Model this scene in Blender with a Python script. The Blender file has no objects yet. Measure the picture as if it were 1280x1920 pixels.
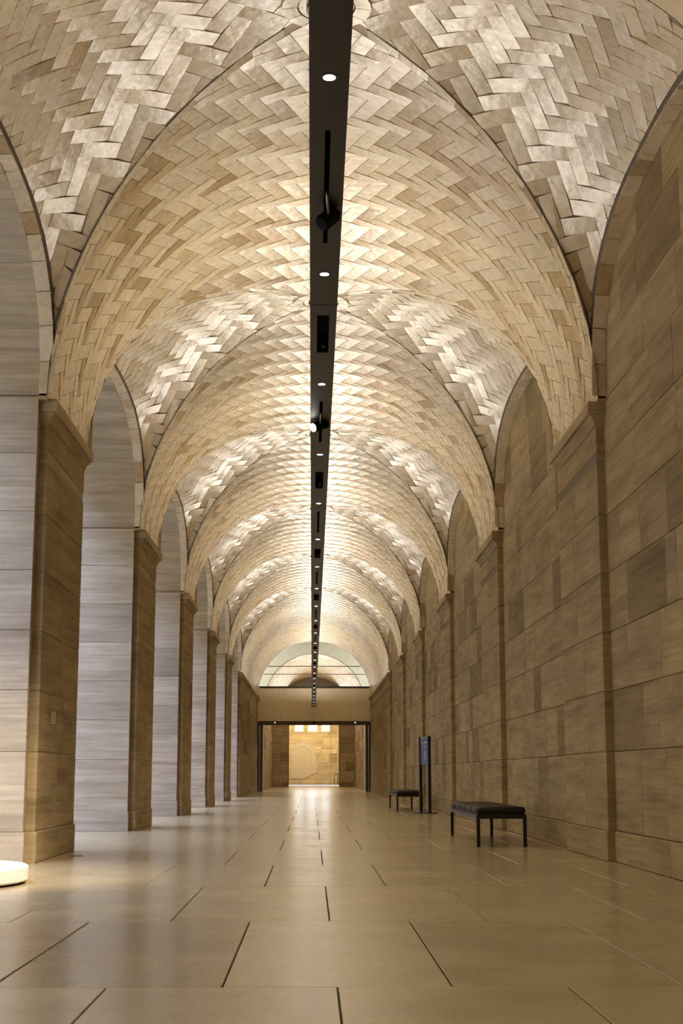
import bpy, bmesh, math, random
from math import sin, cos, pi, sqrt, radians
from mathutils import Vector

# ------------------------------------------------------------------ units: 1 unit in the tables below = camera height = 0.8 m
S = 0.8
scene = bpy.context.scene
COL = scene.collection
rnd = random.Random(7)

# ------------------------------------------------------------------ camera
F_PX, PITCH, YAW, ROLL = 2752.3, 10.122, 1.135, 0.03
cd = bpy.data.cameras.new('camera')
cam = bpy.data.objects.new('camera', cd)
COL.objects.link(cam)
cd.sensor_fit = 'VERTICAL'; cd.sensor_height = 36.0; cd.sensor_width = 24.0
cd.lens = F_PX / 1920.0 * 36.0
cd.clip_start = 0.05; cd.clip_end = 400
cam.location = (0, 0, S)
cam.rotation_euler = (radians(90 + PITCH), radians(ROLL), radians(-YAW))
scene.camera = cam

# ------------------------------------------------------------------ world, exposure
world = bpy.data.worlds.new('World'); scene.world = world; world.use_nodes = True
world.cycles.sampling_method = 'NONE'   # the sky is only ever seen through the arcade: leave it to the bounced rays
bg = world.node_tree.nodes['Background']
bg.inputs['Strength'].default_value = 28.0
_n = world.node_tree.nodes; _l = world.node_tree.links
_tc = _n.new('ShaderNodeTexCoord'); _sx = _n.new('ShaderNodeSeparateXYZ'); _cr = _n.new('ShaderNodeValToRGB')   # overcast sky: brighter overhead
_cr.color_ramp.elements[0].position = 0.0; _cr.color_ramp.elements[0].color = (0.12, 0.17, 0.27, 1)
_cr.color_ramp.elements[1].position = 1.0; _cr.color_ramp.elements[1].color = (0.43, 0.55, 1.0, 1)
_l.new(_tc.outputs['Generated'], _sx.inputs[0]); _l.new(_sx.outputs['Z'], _cr.inputs['Fac']); _l.new(_cr.outputs['Color'], bg.inputs['Color'])
vs = scene.view_settings
scene.display_settings.display_device = 'sRGB'
vs.view_transform = 'Standard'; vs.look = 'None'; vs.gamma = 1.0; vs.use_curve_mapping = False
vs.exposure = -0.1
cy = scene.cycles
cy.use_denoising = True
cy.max_bounces = 7; cy.diffuse_bounces = 4; cy.glossy_bounces = 3; cy.transmission_bounces = 4; cy.transparent_max_bounces = 6
cy.caustics_reflective = False; cy.caustics_refractive = False
cy.sample_clamp_indirect = 2.5

# ------------------------------------------------------------------ measured layout
XC, R, SPR = 0.125, 3.306, 5.45          # vault axis, barrel radius, springing height
WR = 3.53; PR = 3.431                    # plain wall, its pilaster faces
WL = -3.28; PL = -3.181                  # arcade wall, its pilaster faces
Y0, LP, DP = 17.3226, 2.779, 9.6084      # first pier, pier length, bay pitch
LO = DP - LP
YEND = 87.0
AG = 0.97                                # groin slope in plan
YC = lambda k: Y0 - LO / 2 + k * DP      # centre of bay k
JB = 0.2                                 # jamb return beside each pilaster
XO = -4.75                               # outer face of the arcade wall
BEAM_Z = 4.9; BX0, BX1 = -0.028, 0.202; BXC = 0.087

WARM = (1.0, 0.86, 0.68)
LAMPC = (1.0, 0.92, 0.79)
def lamp(name, kind, loc, energy, color, **kw):
    l = bpy.data.lights.new(name, kind); l.energy = energy; l.color = color
    o = bpy.data.objects.new(name, l); COL.objects.link(o)
    o.location = Vector(loc) * S
    for k, v in kw.items():
        if k == 'rot': o.rotation_euler = v
        else: setattr(l, k, v)
    return o
UP = (pi, 0, 0)
# linear uplights lying in the open top of the hung beam
strips = [(YC(k) + 3.9, min(YC(k) + 8.9, YEND - 1.3), 21.2 if k >= 0 else 8.5) for k in range(-2, 7)] + [(YEND - 6.5, YEND - 1.5, 20.0)]
for a, b, w in strips:
    n = max(1, round(b - a)); d = (b - a) / n
    for j in range(n):
        lamp('uplight_strip', 'AREA', (BXC, a + (j + .5) * d, BEAM_Z + 0.262), w * d, LAMPC, rot=UP, shape='RECTANGLE', size=0.12 * S, size_y=d * S)
# lamps of the rooms past the end wall, plus an added vestibule fill
lamp('vestibule_uplight', 'AREA', (XC, 107, 5.2), 250.0, WARM, rot=UP, shape='RECTANGLE', size=0.6 * S, size_y=20 * S)
lamp('vestibule_fill', 'AREA', (XC, 107, 8.2), 380.0, WARM, shape='RECTANGLE', size=0.5 * S, size_y=18 * S)  # unseen fill added to brighten the vestibule side walls
lamp('gallery_ceiling_lamp', 'AREA', (XC, 130.5, 9.3), 1700.0, (1.0, 0.82, 0.50), rot=(radians(24), 0, 0), shape='RECTANGLE', size=9 * S, size_y=3 * S)
lamp('cross_hall_window_light', 'AREA', (-5.6, 91.5, 7.0), 190.0, (0.94, 0.97, 1.0), rot=(0, -pi / 2, 0), shape='RECTANGLE', size=3.2 * S, size_y=5 * S)
lamp('cross_hall_window_light', 'AREA', (5.9, 91.5, 7.0), 190.0, (0.94, 0.97, 1.0), rot=(0, pi / 2, 0), shape='RECTANGLE', size=3.2 * S, size_y=5 * S)

# ------------------------------------------------------------------ materials
def new_mat(name):
    m = bpy.data.materials.new(name); m.use_nodes = True
    nt = m.node_tree; return m, nt, nt.nodes['Principled BSDF']
def node(nt, t, **kw):
    n = nt.nodes.new(t)
    for k, v in kw.items():
        if k in n.inputs: n.inputs[k].default_value = v
        else: setattr(n, k, v)
    return n
def ramp(nt, fac, stops):
    n = nt.nodes.new('ShaderNodeValToRGB'); e = n.color_ramp.elements
    while len(e) > len(stops): e.remove(e[-1])
    while len(e) < len(stops): e.new(0.5)
    for el, (p, c) in zip(e, stops):
        el.position = p; el.color = (c[0], c[1], c[2], 1)
    nt.links.new(fac, n.inputs['Fac']); return n.outputs['Color']
def mixc(nt, a, b, fac, mode='MULTIPLY'):
    n = nt.nodes.new('ShaderNodeMix'); n.data_type = 'RGBA'; n.blend_type = mode
    n.inputs['Factor'].default_value = fac if not hasattr(fac, 'links') else 0
    if hasattr(fac, 'links'): nt.links.new(fac, n.inputs['Factor'])
    nt.links.new(a, n.inputs['A'])
    if hasattr(b, 'links'): nt.links.new(b, n.inputs['B'])
    else: n.inputs['B'].default_value = (*b, 1)
    return n.outputs['Result']
def coords(nt, scale, rand=None, rot=(0, 0, 0)):
    tc = nt.nodes.new('ShaderNodeTexCoord'); mp = nt.nodes.new('ShaderNodeMapping')
    mp.inputs['Scale'].default_value = scale; mp.inputs['Rotation'].default_value = rot
    nt.links.new(tc.outputs['Object'], mp.inputs['Vector'])
    if rand is not None:
        c = nt.nodes.new('ShaderNodeCombineXYZ')
        for i, f in enumerate((37.0, 19.0, 53.0)):
            mu = node(nt, 'ShaderNodeMath', operation='MULTIPLY'); mu.inputs[1].default_value = f
            nt.links.new(rand, mu.inputs[0]); nt.links.new(mu.outputs[0], c.inputs[i])
        nt.links.new(c.outputs[0], mp.inputs['Location'])
    return mp.outputs['Vector']
def noise(nt, vec, scale, detail=4, rough=0.55):
    n = node(nt, 'ShaderNodeTexNoise', Scale=scale, Detail=detail, Roughness=rough)
    nt.links.new(vec, n.inputs['Vector']); return n.outputs['Fac']
def bump(nt, bsdf, h, strength, dist):
    b = node(nt, 'ShaderNodeBump', Strength=strength, Distance=dist)
    nt.links.new(h, b.inputs['Height']); nt.links.new(b.outputs['Normal'], bsdf.inputs['Normal'])

def stone_mat(name, base, dark, rough, bands=True, spread=0.22):
    m, nt, p = new_mat(name)
    at = node(nt, 'ShaderNodeAttribute', attribute_name='tint')
    sep = nt.nodes.new('ShaderNodeSeparateColor'); nt.links.new(at.outputs['Color'], sep.inputs[0])
    rv = sep.outputs[0]
    v = coords(nt, (0.35, 0.35, 4.5), rv)
    f1 = noise(nt, v, 1.6, 5, 0.6)
    c = ramp(nt, f1, [(0.30, dark), (0.52, base), (0.75, tuple(min(1, x * 1.12) for x in base))])
    fb = noise(nt, coords(nt, (0.5, 0.5, 13), rv, (0.02, 0.03, 0)), 2.2, 4, 0.65)
    c = mixc(nt, c, ramp(nt, fb, [(0.34, (0.74, 0.69, 0.60)), (0.58, (1.04, 1.03, 1.02))]), 0.75)
    v2 = coords(nt, (1, 1, 1.6), rv)
    f2 = noise(nt, v2, 1.1, 4, 0.6)
    c = mixc(nt, c, ramp(nt, f2, [(0.3, (0.80, 0.78, 0.74)), (0.65, (1.06, 1.05, 1.03))]), 0.8)
    # per-block tone carried by the blue channel of tint
    tone = ramp(nt, sep.outputs[2], [(0.0, (1 - 1.9 * spread, 1 - 2.1 * spread, 1 - 2.6 * spread)), (0.35, (1 - spread * .55, 1 - spread * .6, 1 - spread * .6)), (1.0, (1.05, 1.04, 1.0))])
    c = mixc(nt, c, tone, 1.0)
    f3 = noise(nt, coords(nt, (1, 1, 1)), 60, 3, 0.7)
    c = mixc(nt, c, ramp(nt, f3, [(0.3, (0.86, 0.86, 0.86)), (0.7, (1.08, 1.08, 1.08))]), 0.6)
    nt.links.new(c, p.inputs['Base Color']); p.inputs['Roughness'].default_value = rough
    p.inputs['Specular IOR Level'].default_value = 0.3
    bump(nt, p, f3, 0.25, 0.004)
    return m
M = {}
M['limestone'] = stone_mat('limestone', (0.385, 0.295, 0.158), (0.255, 0.185, 0.088), 0.7)
M['daylit_stone'] = stone_mat('daylit_limestone', (0.42, 0.355, 0.26), (0.325, 0.265, 0.185), 0.7, spread=0.10)  # same limestone made paler: daylight on the jambs put into the colour

m, nt, p = new_mat('mortar'); M['mortar'] = m
f = noise(nt, coords(nt, (1, 1, 1)), 25)
nt.links.new(ramp(nt, f, [(0.3, (0.16, 0.12, 0.075)), (0.7, (0.24, 0.185, 0.12))]), p.inputs['Base Color']); p.inputs['Roughness'].default_value = 0.9
m, nt, p = new_mat('tile_mortar'); M['tile_mortar'] = m
f = noise(nt, coords(nt, (1, 1, 1)), 25)
nt.links.new(ramp(nt, f, [(0.3, (0.48, 0.39, 0.26)), (0.7, (0.58, 0.475, 0.33))]), p.inputs['Base Color']); p.inputs['Roughness'].default_value = 0.8
m, nt, p = new_mat('web_mortar_shaded'); M['web_mortar_shaded'] = m  # same mortar darkened: shade in the web joints put into the colour
f = noise(nt, coords(nt, (1, 1, 1)), 25)
nt.links.new(ramp(nt, f, [(0.3, (0.10, 0.075, 0.05)), (0.7, (0.18, 0.14, 0.09))]), p.inputs['Base Color']); p.inputs['Roughness'].default_value = 0.8
m, nt, p = new_mat('dark_joint'); M['dark_joint'] = m
f = noise(nt, coords(nt, (1, 1, 1)), 25)
nt.links.new(ramp(nt, f, [(0.3, (0.03, 0.024, 0.016)), (0.7, (0.06, 0.046, 0.03))]), p.inputs['Base Color']); p.inputs['Roughness'].default_value = 0.8

# glazed vault tile; its own clay colour comes with the tile
m, nt, p = new_mat('glazed_tile'); M['tile'] = m
at = node(nt, 'ShaderNodeAttribute', attribute_name='tint')
v = coords(nt, (1, 1, 1))
f = noise(nt, v, 7, 4, 0.6)
c = mixc(nt, at.outputs['Color'], ramp(nt, f, [(0.28, (0.80, 0.77, 0.71)), (0.68, (1.08, 1.07, 1.05))]), 0.75)
nt.links.new(c, p.inputs['Base Color'])
fr = noise(nt, v, 14, 3, 0.5)
mr = node(nt, 'ShaderNodeMapRange'); mr.inputs['To Min'].default_value = 0.20; mr.inputs['To Max'].default_value = 0.37
nt.links.new(fr, mr.inputs['Value']); nt.links.new(mr.outputs[0], p.inputs['Roughness'])
p.inputs['Specular IOR Level'].default_value = 0.5
bump(nt, p, noise(nt, v, 9, 2, 0.5), 0.35, 0.012)

m, nt, p = new_mat('floor_stone'); M['floor'] = m
at = node(nt, 'ShaderNodeAttribute', attribute_name='tint')
sep = nt.nodes.new('ShaderNodeSeparateColor'); nt.links.new(at.outputs['Color'], sep.inputs[0])
v = coords(nt, (1, 1, 1), sep.outputs[0])
f1 = noise(nt, v, 1.4, 6, 0.6); f2 = noise(nt, v, 45, 3, 0.7)
c = ramp(nt, f1, [(0.3, (0.345, 0.268, 0.147)), (0.7, (0.435, 0.34, 0.19))])
c = mixc(nt, c, ramp(nt, f2, [(0.3, (0.86, 0.85, 0.83)), (0.7, (1.07, 1.07, 1.06))]), 0.8)
c = mixc(nt, c, ramp(nt, sep.outputs[2], [(0.0, (0.86, 0.85, 0.84)), (1.0, (1.05, 1.05, 1.03))]), 1.0)
nt.links.new(c, p.inputs['Base Color'])
mr = node(nt, 'ShaderNodeMapRange'); mr.inputs['To Min'].default_value = 0.15; mr.inputs['To Max'].default_value = 0.28
nt.links.new(f1, mr.inputs['Value']); nt.links.new(mr.outputs[0], p.inputs['Roughness'])
bump(nt, p, noise(nt, v, 3.0, 3, 0.5), 0.12, 0.01)

def simple(name, col, rough, metal=0.0, var=0.12, scale=12, bstr=0.0, spec=0.5):
    m, nt, p = new_mat(name)
    f = noise(nt, coords(nt, (1, 1, 1)), scale)
    lo = tuple(x * (1 - var) for x in col); hi = tuple(min(1, x * (1 + var)) for x in col)
    nt.links.new(ramp(nt, f, [(0.3, lo), (0.7, hi)]), p.inputs['Base Color'])
    p.inputs['Roughness'].default_value = rough; p.inputs['Metallic'].default_value = metal
    p.inputs['Specular IOR Level'].default_value = spec
    if bstr: bump(nt, p, f, bstr, 0.01)
    M[name] = m; return m
simple('black_paint', (0.006, 0.005, 0.004), 0.45)
simple('deep_black', (0.004, 0.004, 0.004), 0.8, spec=0.1)
simple('black_metal', (0.006, 0.006, 0.006), 0.4)
simple('leather', (0.013, 0.008, 0.005), 0.5, var=0.25, scale=40, bstr=0.15, spec=0.25)
simple('white_plaster', (0.80, 0.78, 0.73), 0.6, var=0.04)
simple('pale_paint', (0.70, 0.66, 0.53), 0.8, var=0.04, scale=3)
simple('tan_plaster', (0.84, 0.76, 0.60), 0.85, var=0.06, scale=6)
simple('bronze', (0.075, 0.05, 0.03), 0.5, var=0.2)
simple('grey_steel', (0.30, 0.30, 0.30), 0.35, metal=0.6)
simple('sign_blue', (0.06, 0.08, 0.20), 0.35, var=0.10, scale=4)
simple('sign_white', (0.55, 0.58, 0.62), 0.5, var=0.03)
simple('sign_tan', (0.45, 0.27, 0.12), 0.5)
simple('card', (0.62, 0.50, 0.33), 0.7, var=0.05)
simple('relief_grey', (0.33, 0.255, 0.155), 0.8, var=0.10, scale=5)
simple('relief_pale', (0.35, 0.30, 0.235), 0.8, var=0.1)
simple('pale_panel', (0.50, 0.46, 0.38), 0.6, var=0.05)
simple('earth', (0.17, 0.165, 0.15), 0.9)
def emit(name, col, st):
    m, nt, p = new_mat(name)
    p.inputs['Base Color'].default_value = (0.8, 0.8, 0.8, 1)
    p.inputs['Emission Color'].default_value = (*col, 1); p.inputs['Emission Strength'].default_value = st
    M[name] = m
emit('lamp_lens', (0.93, 0.94, 1.0), 7.0)
emit('window_light', (0.74, 0.85, 1.0), 7.0)  # upper panes, hidden by the header, brightened for the streak on the floor
emit('window_dimmed', (0.95, 0.88, 0.74), 0.25)  # same windows, lower panes dimmed where they show
emit('spot_lens', (1.0, 0.97, 0.95), 9.0)
m, nt, p = new_mat('clear_glass'); M['glass'] = m
nt.nodes.remove(p); out = nt.nodes['Material Output']
tr = nt.nodes.new('ShaderNodeBsdfTransparent'); tr.inputs[0].default_value = (0.96, 0.98, 0.95, 1)
gl = nt.nodes.new('ShaderNodeBsdfGlossy'); gl.inputs['Roughness'].default_value = 0.02
fz = nt.nodes.new('ShaderNodeFresnel'); fz.inputs['IOR'].default_value = 1.45
mx = nt.nodes.new('ShaderNodeMixShader')
nt.links.new(fz.outputs[0], mx.inputs[0]); nt.links.new(tr.outputs[0], mx.inputs[1]); nt.links.new(gl.outputs[0], mx.inputs[2]); nt.links.new(mx.outputs[0], out.inputs[0])

# ------------------------------------------------------------------ mesh helpers (coordinates in layout units)
class MB:
    def __init__(s): s.v = []; s.f = []; s.c = []
    def face(s, pts, col=(0.5, 0.5, 0.5)):
        i = len(s.v); s.v += [tuple(p) for p in pts]; s.f.append(tuple(range(i, i + len(pts)))); s.c.append(col)
    def add(s, vs_, fs, col=(0.5, 0.5, 0.5)):
        i = len(s.v); s.v += [tuple(p) for p in vs_]
        for f in fs: s.f.append(tuple(i + j for j in f)); s.c.append(col)
    def box(s, x0, x1, y0, y1, z0, z1, col=(0.5, 0.5, 0.5)):
        s.add([(x0, y0, z0), (x1, y0, z0), (x1, y1, z0), (x0, y1, z0), (x0, y0, z1), (x1, y0, z1), (x1, y1, z1), (x0, y1, z1)],
              [(0, 3, 2, 1), (4, 5, 6, 7), (0, 1, 5, 4), (1, 2, 6, 5), (2, 3, 7, 6), (3, 0, 4, 7)], col)
    def cyl(s, c0, c1, r0, r1=None, n=20, col=(0.5, 0.5, 0.5), caps=True):
        r1 = r0 if r1 is None else r1
        a = Vector(c0); b = Vector(c1); d = (b - a).normalized()
        u = d.orthogonal().normalized(); w = d.cross(u)
        ring = lambda c, r: [c + (u * cos(2 * pi * i / n) + w * sin(2 * pi * i / n)) * r for i in range(n)]
        fs = [(i, (i + 1) % n, n + (i + 1) % n, n + i) for i in range(n)]
        if caps: fs += [tuple(range(n - 1, -1, -1)), tuple(range(n, 2 * n))]
        s.add(ring(a, r0) + ring(b, r1), fs, col)
    def rings(s, rects, col=(0.5, 0.5, 0.5)):
        # loft of rectangles (x0,x1,y0,y1,z): mitred mouldings
        vs_ = []
        for (x0, x1, y0, y1, z) in rects: vs_ += [(x0, y0, z), (x1, y0, z), (x1, y1, z), (x0, y1, z)]
        fs = [(3, 2, 1, 0)]
        for k in range(len(rects) - 1):
            for i in range(4): fs.append((4 * k + i, 4 * k + (i + 1) % 4, 4 * k + 4 + (i + 1) % 4, 4 * k + 4 + i))
        n = 4 * (len(rects) - 1); fs.append((n, n + 1, n + 2, n + 3)); s.add(vs_, fs, col)
    def build(s, name, mat, parent=None, smooth=False, kind=None, loc=None):
        me = bpy.data.meshes.new(name)
        ox, oy, oz = loc if loc else (0, 0, 0)
        me.from_pydata([((x - ox) * S, (y - oy) * S, (z - oz) * S) for x, y, z in s.v], [], s.f)
        ca = me.attributes.new('tint', 'FLOAT_COLOR', 'FACE')
        ca.data.foreach_set('color', [t for c in s.c for t in (c[0], c[1], c[2], 1.0)])
        me.materials.append(M[mat] if isinstance(mat, str) else mat)
        if smooth:
            me.polygons.foreach_set('use_smooth', [True] * len(me.polygons))
        me.update()
        o = bpy.data.objects.new(name, me); COL.objects.link(o)
        if loc: o.location = (ox * S, oy * S, oz * S)
        if parent is not None: o.parent = parent
        if kind: o['kind'] = kind
        return o
def tag(o, label, cat, kind=None, group=None):
    o['label'] = label; o['category'] = cat
    if kind: o['kind'] = kind
    if group: o['group'] = group
    return o
def empty(name, loc=(0, 0, 0)):
    o = bpy.data.objects.new(name, None); COL.objects.link(o); o.location = Vector(loc) * S; o.empty_display_size = 0.1
    return o
def rbox(name, mat, parent, x0, x1, y0, y1, z0, z1, bev, seg=3, loc=(0, 0, 0)):
    bm = bmesh.new(); bmesh.ops.create_cube(bm, size=1)
    for v in bm.verts:
        v.co = Vector(((x0 if v.co.x < 0 else x1), (y0 if v.co.y < 0 else y1), (z0 if v.co.z < 0 else z1))) * S
    bmesh.ops.bevel(bm, geom=bm.edges[:], offset=bev * S, segments=seg, affect='EDGES', profile=0.5)
    me = bpy.data.meshes.new(name); bm.to_mesh(me); bm.free()
    me.polygons.foreach_set('use_smooth', [True] * len(me.polygons)); me.materials.append(M[mat])
    o = bpy.data.objects.new(name, me); COL.objects.link(o); o.parent = parent
    return o

def block(mb, O, U, V, N, u0, u1, v0, v1, d, ch, col):
    """a cut stone: front face proud of the plane by d, chamfered edge ch"""
    P = lambda u, v, n: (O[0] + U[0] * u + V[0] * v + N[0] * n, O[1] + U[1] * u + V[1] * v + N[1] * n, O[2] + U[2] * u + V[2] * v + N[2] * n)
    vs_ = [P(u, v, 0) for u, v in ((u0, v0), (u1, v0), (u1, v1), (u0, v1))]
    vs_ += [P(u, v, d - ch) for u, v in ((u0, v0), (u1, v0), (u1, v1), (u0, v1))]
    vs_ += [P(u, v, d) for u, v in ((u0 + ch, v0 + ch), (u1 - ch, v0 + ch), (u1 - ch, v1 - ch), (u0 + ch, v1 - ch))]
    fs = [(8, 9, 10, 11)]
    for i in range(4):
        j = (i + 1) % 4
        fs += [(i, j, 4 + j, 4 + i), (4 + i, 4 + j, 8 + j, 8 + i)]
    nx = (U[1] * V[2] - U[2] * V[1], U[2] * V[0] - U[0] * V[2], U[0] * V[1] - U[1] * V[0])
    if nx[0] * N[0] + nx[1] * N[1] + nx[2] * N[2] < 0: fs = [tuple(reversed(f)) for f in fs]
    mb.add(vs_, fs, col)

def stone_tint(dark_chance=0.12):
    r = rnd.random()
    tone = rnd.uniform(0.0, 0.22) if r < dark_chance else rnd.uniform(0.5, 1.0)
    return (rnd.random(), rnd.random(), tone)
G2 = 0.0035   # half joint
def courses_fill(parent, O, U, V, N, u0, u1, zs, lens, d, mat, single, name='stone_block', dark=0.16, first=None, ch=0.006):
    """lay blocks course by course between u0 and u1; single=True makes each an object"""
    mb = MB(); n = 0
    for ci in range(len(zs) - 1):
        u = u0; k = 0
        while u < u1 - 1e-6:
            w = rnd.uniform(*lens)
            if k == 0: w *= rnd.uniform(0.35, 1.0)
            if u + w > u1 - lens[0] * 0.45: w = u1 - u
            b = mb if not single else MB()
            block(b, O, U, V, N, u + G2, u + w - G2, zs[ci] + G2, zs[ci + 1] - G2, d + rnd.uniform(-0.002, 0.002), ch, stone_tint(dark))
            if single: b.build(name, mat, parent)
            n += 1; u += w; k += 1
    if not single and n: mb.build(name + '_rest', mat, parent, kind='stuff')
    return n

# ------------------------------------------------------------------ projection (only to rank tiles by apparent size)
_cp, _sp, _cyw, _syw = cos(radians(PITCH)), sin(radians(PITCH)), cos(radians(YAW)), sin(radians(YAW))
def to_px(p):
    x, y, z = p[0], p[1], p[2] - 1.0
    X = _cyw * x - _syw * y; Y = _syw * x + _cyw * y
    w = _cp * Y + _sp * z; u = -_sp * Y + _cp * z
    if w < 0.1: return None
    return (640 + F_PX * X / w, 960 - F_PX * u / w)
def px_area(pts):
    q = [to_px(p) for p in pts]
    if any(a is None for a in q): return 0.0
    cx = sum(a[0] for a in q) / len(q); cy_ = sum(a[1] for a in q) / len(q)
    if not (-15 < cx < 1295 and -15 < cy_ < 1935): return 0.0
    if 584 < cx < 665 - 0.057 * cy_: return 0.0
    s = 0
    for i in range(len(q)):
        a, b = q[i], q[(i + 1) % len(q)]; s += a[0] * b[1] - a[1] * b[0]
    return abs(s) / 2

# ------------------------------------------------------------------ vault surfaces
def zbar(x): return SPR + sqrt(max(0.0, R * R - x * x))
def web_z(x, t):
    xx = min(abs(x), R); w = xx / R
    g = max(AG * xx, 1e-4); u = min(abs(t) / g, 1.0)
    zb = zbar(xx); zr = SPR + R - 1.456 * w ** 2.8
    pp = 2 + 0.7 * w ** 3; q = 1 + 0.15 * w + 1.55 * w ** 8
    return zb + (zr - zb) * max(0.0, 1 - u ** pp) ** (1 / q)
# arclength tables of the web slices
NX, NU = 48, 60
_tab = []
for i in range(NX + 1):
    x = max(R * i / NX, 0.02); g = AG * x; s = 0; row = [(0.0, 0.0)]
    us = [1 - (1 - j / NU) ** 2 for j in range(NU + 1)]
    pt = 0.0; pz = web_z(x, 0)
    for u in us[1:]:
        t = g * u; z = web_z(x, t); s += sqrt((t - pt) ** 2 + (z - pz) ** 2); row.append((s, t)); pt, pz = t, z
    _tab.append(row)
def _s2t_row(row, s):
    a = abs(s)
    if a >= row[-1][0]: return row[-1][1] + (a - row[-1][0]) * 0.6
    lo, hi = 0, len(row) - 1
    while hi - lo > 1:
        m_ = (lo + hi) // 2
        if row[m_][0] <= a: lo = m_
        else: hi = m_
    s0, t0 = row[lo]; s1, t1 = row[hi]
    return t0 + (t1 - t0) * (a - s0) / max(s1 - s0, 1e-9)
# a near-square net over the web: lines starting on the wall arch and running square to every slice
NS = 60
_smid = _tab[NX][-1][0]
def _grad(x, t):
    e = 0.01; return (web_z(x + e, t) - web_z(x - e, t)) / (2 * e), (web_z(x, t + e) - web_z(x, t - e)) / (2 * e)
_net = {}; _xi = [0.0] * (NX + 1)
def _mk_net():
    i0 = NX; h_ = R / NX
    row = _tab[i0]
    for j in range(NS + 1):
        s0 = _smid * j / NS; t0 = _s2t_row(row, s0); _net[(i0, j)] = t0
        for dr_ in (1, -1):
            t = t0; i = i0
            while 0 <= i + dr_ <= NX:
                x = R * i / NX
                zx, zt = _grad(max(min(x, R - .02), .05), t); t += -zx * zt / (1 + zt * zt) * h_ * dr_; t = max(t, 0.0)
                i += dr_; _net[(i, j)] = t
    for i in range(1, NX + 1):
        x = R * (i - .5) / NX; zx, _z = _grad(max(min(x, R - .02), .05), 0.5 * AG * x); _xi[i] = _xi[i - 1] + sqrt(1 + zx * zx) * h_
_mk_net()
def net_pt(xi, s):
    k = 0
    if xi >= _xi[-1]: fx = NX + (xi - _xi[-1]) / (R / NX)
    elif xi <= 0: fx = xi / (R / NX)
    else:
        k = min(range(NX), key=lambda q_: 0 if _xi[q_] <= xi < _xi[q_ + 1] else 1); fx = k + (xi - _xi[k]) / (_xi[k + 1] - _xi[k])
    i = min(max(int(fx), 0), NX - 1); f_ = min(max(fx - i, 0), 1)
    fs_ = min(abs(s) / _smid, 1.6) * NS; j = min(int(fs_), NS - 1); g_ = fs_ - j
    a = _net[(i, j)] * (1 - f_) + _net[(i + 1, j)] * f_; b = _net[(i, j + 1)] * (1 - f_) + _net[(i + 1, j + 1)] * f_
    t = a + (b - a) * g_
    return (fx * R / NX, t if s >= 0 else -t)
def s2t(x, s):
    fx = min(max(x / R, 0), 1) * NX; i = min(int(fx), NX - 1); f_ = fx - i
    t = _s2t_row(_tab[i], s) * (1 - f_) + _s2t_row(_tab[i + 1], s) * f_
    return t if s >= 0 else -t
def clip(poly, planes):
    for (a, b, c) in planes:                  # keep a*x + b*y <= c
        out_ = []
        for i in range(len(poly)):
            p0, p1 = poly[i], poly[(i + 1) % len(poly)]
            d0 = a * p0[0] + b * p0[1] - c; d1 = a * p1[0] + b * p1[1] - c
            if d0 <= 0: out_.append(p0)
            if (d0 < 0 < d1) or (d1 < 0 < d0):
                k = d0 / (d0 - d1); out_.append((p0[0] + (p1[0] - p0[0]) * k, p0[1] + (p1[1] - p0[1]) * k))
        poly = out_
        if len(poly) < 3: return []
    return poly
def parea(q):
    return abs(sum(q[i][0] * q[(i + 1) % len(q)][1] - q[i][1] * q[(i + 1) % len(q)][0] for i in range(len(q)))) / 2
TL, TW, TG = 0.53, 0.205, 0.0034
def herring(x0, x1, y0, y1, ang):
    """herringbone rectangles (4 corners, joint already taken off) covering a box of the unrolled surface"""
    ca, sa = cos(ang), sin(ang); out_ = []
    cxm, cym = (x0 + x1) / 2, (y0 + y1) / 2; rad = math.hypot(x1 - x0, y1 - y0) / 2 + TL
    nb = int(rad / (TL * 1.4142)) + 2; na = int(rad / (TW * 1.4142)) + 2
    for j in range(-nb, nb + 1):
        for i in range(-na, na + 1):
            ox, oy = TW * i + TL * j, -TW * i + TL * j
            for (a0, a1, b0, b1) in ((0, TL, 0, TW), (0, TW, -TL, 0)):
                q = [(ox + a, oy + b) for a, b in ((a0 + TG, b0 + TG), (a1 - TG, b0 + TG), (a1 - TG, b1 - TG), (a0 + TG, b1 - TG))]
                mxq = (q[0][0] + q[2][0]) / 2; myq = (q[0][1] + q[2][1]) / 2
                X = cxm + ca * mxq - sa * myq; Y = cym + sa * mxq + ca * myq
                if x0 - TL < X < x1 + TL and y0 - TL < Y < y1 + TL:
                    out_.append([(cxm + ca * a - sa * b, cym + sa * a + ca * b) for a, b in q])
    return out_
WEB_ANG = -32
CREAM = (0.63, 0.52, 0.355)
def tile_tint(web):
    r = rnd.random()
    if r < (0.07 if web else 0.12): b = (0.42, 0.29, 0.14); k = rnd.uniform(0.85, 1.05)
    elif r < (0.18 if web else 0.30): b = (0.54, 0.41, 0.245); k = rnd.uniform(0.92, 1.05)
    else: b = CREAM; k = rnd.uniform(0.90, 1.06)
    h = rnd.uniform(-0.012, 0.012)
    return (b[0] * k + h, b[1] * k, b[2] * k - h)
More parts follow.
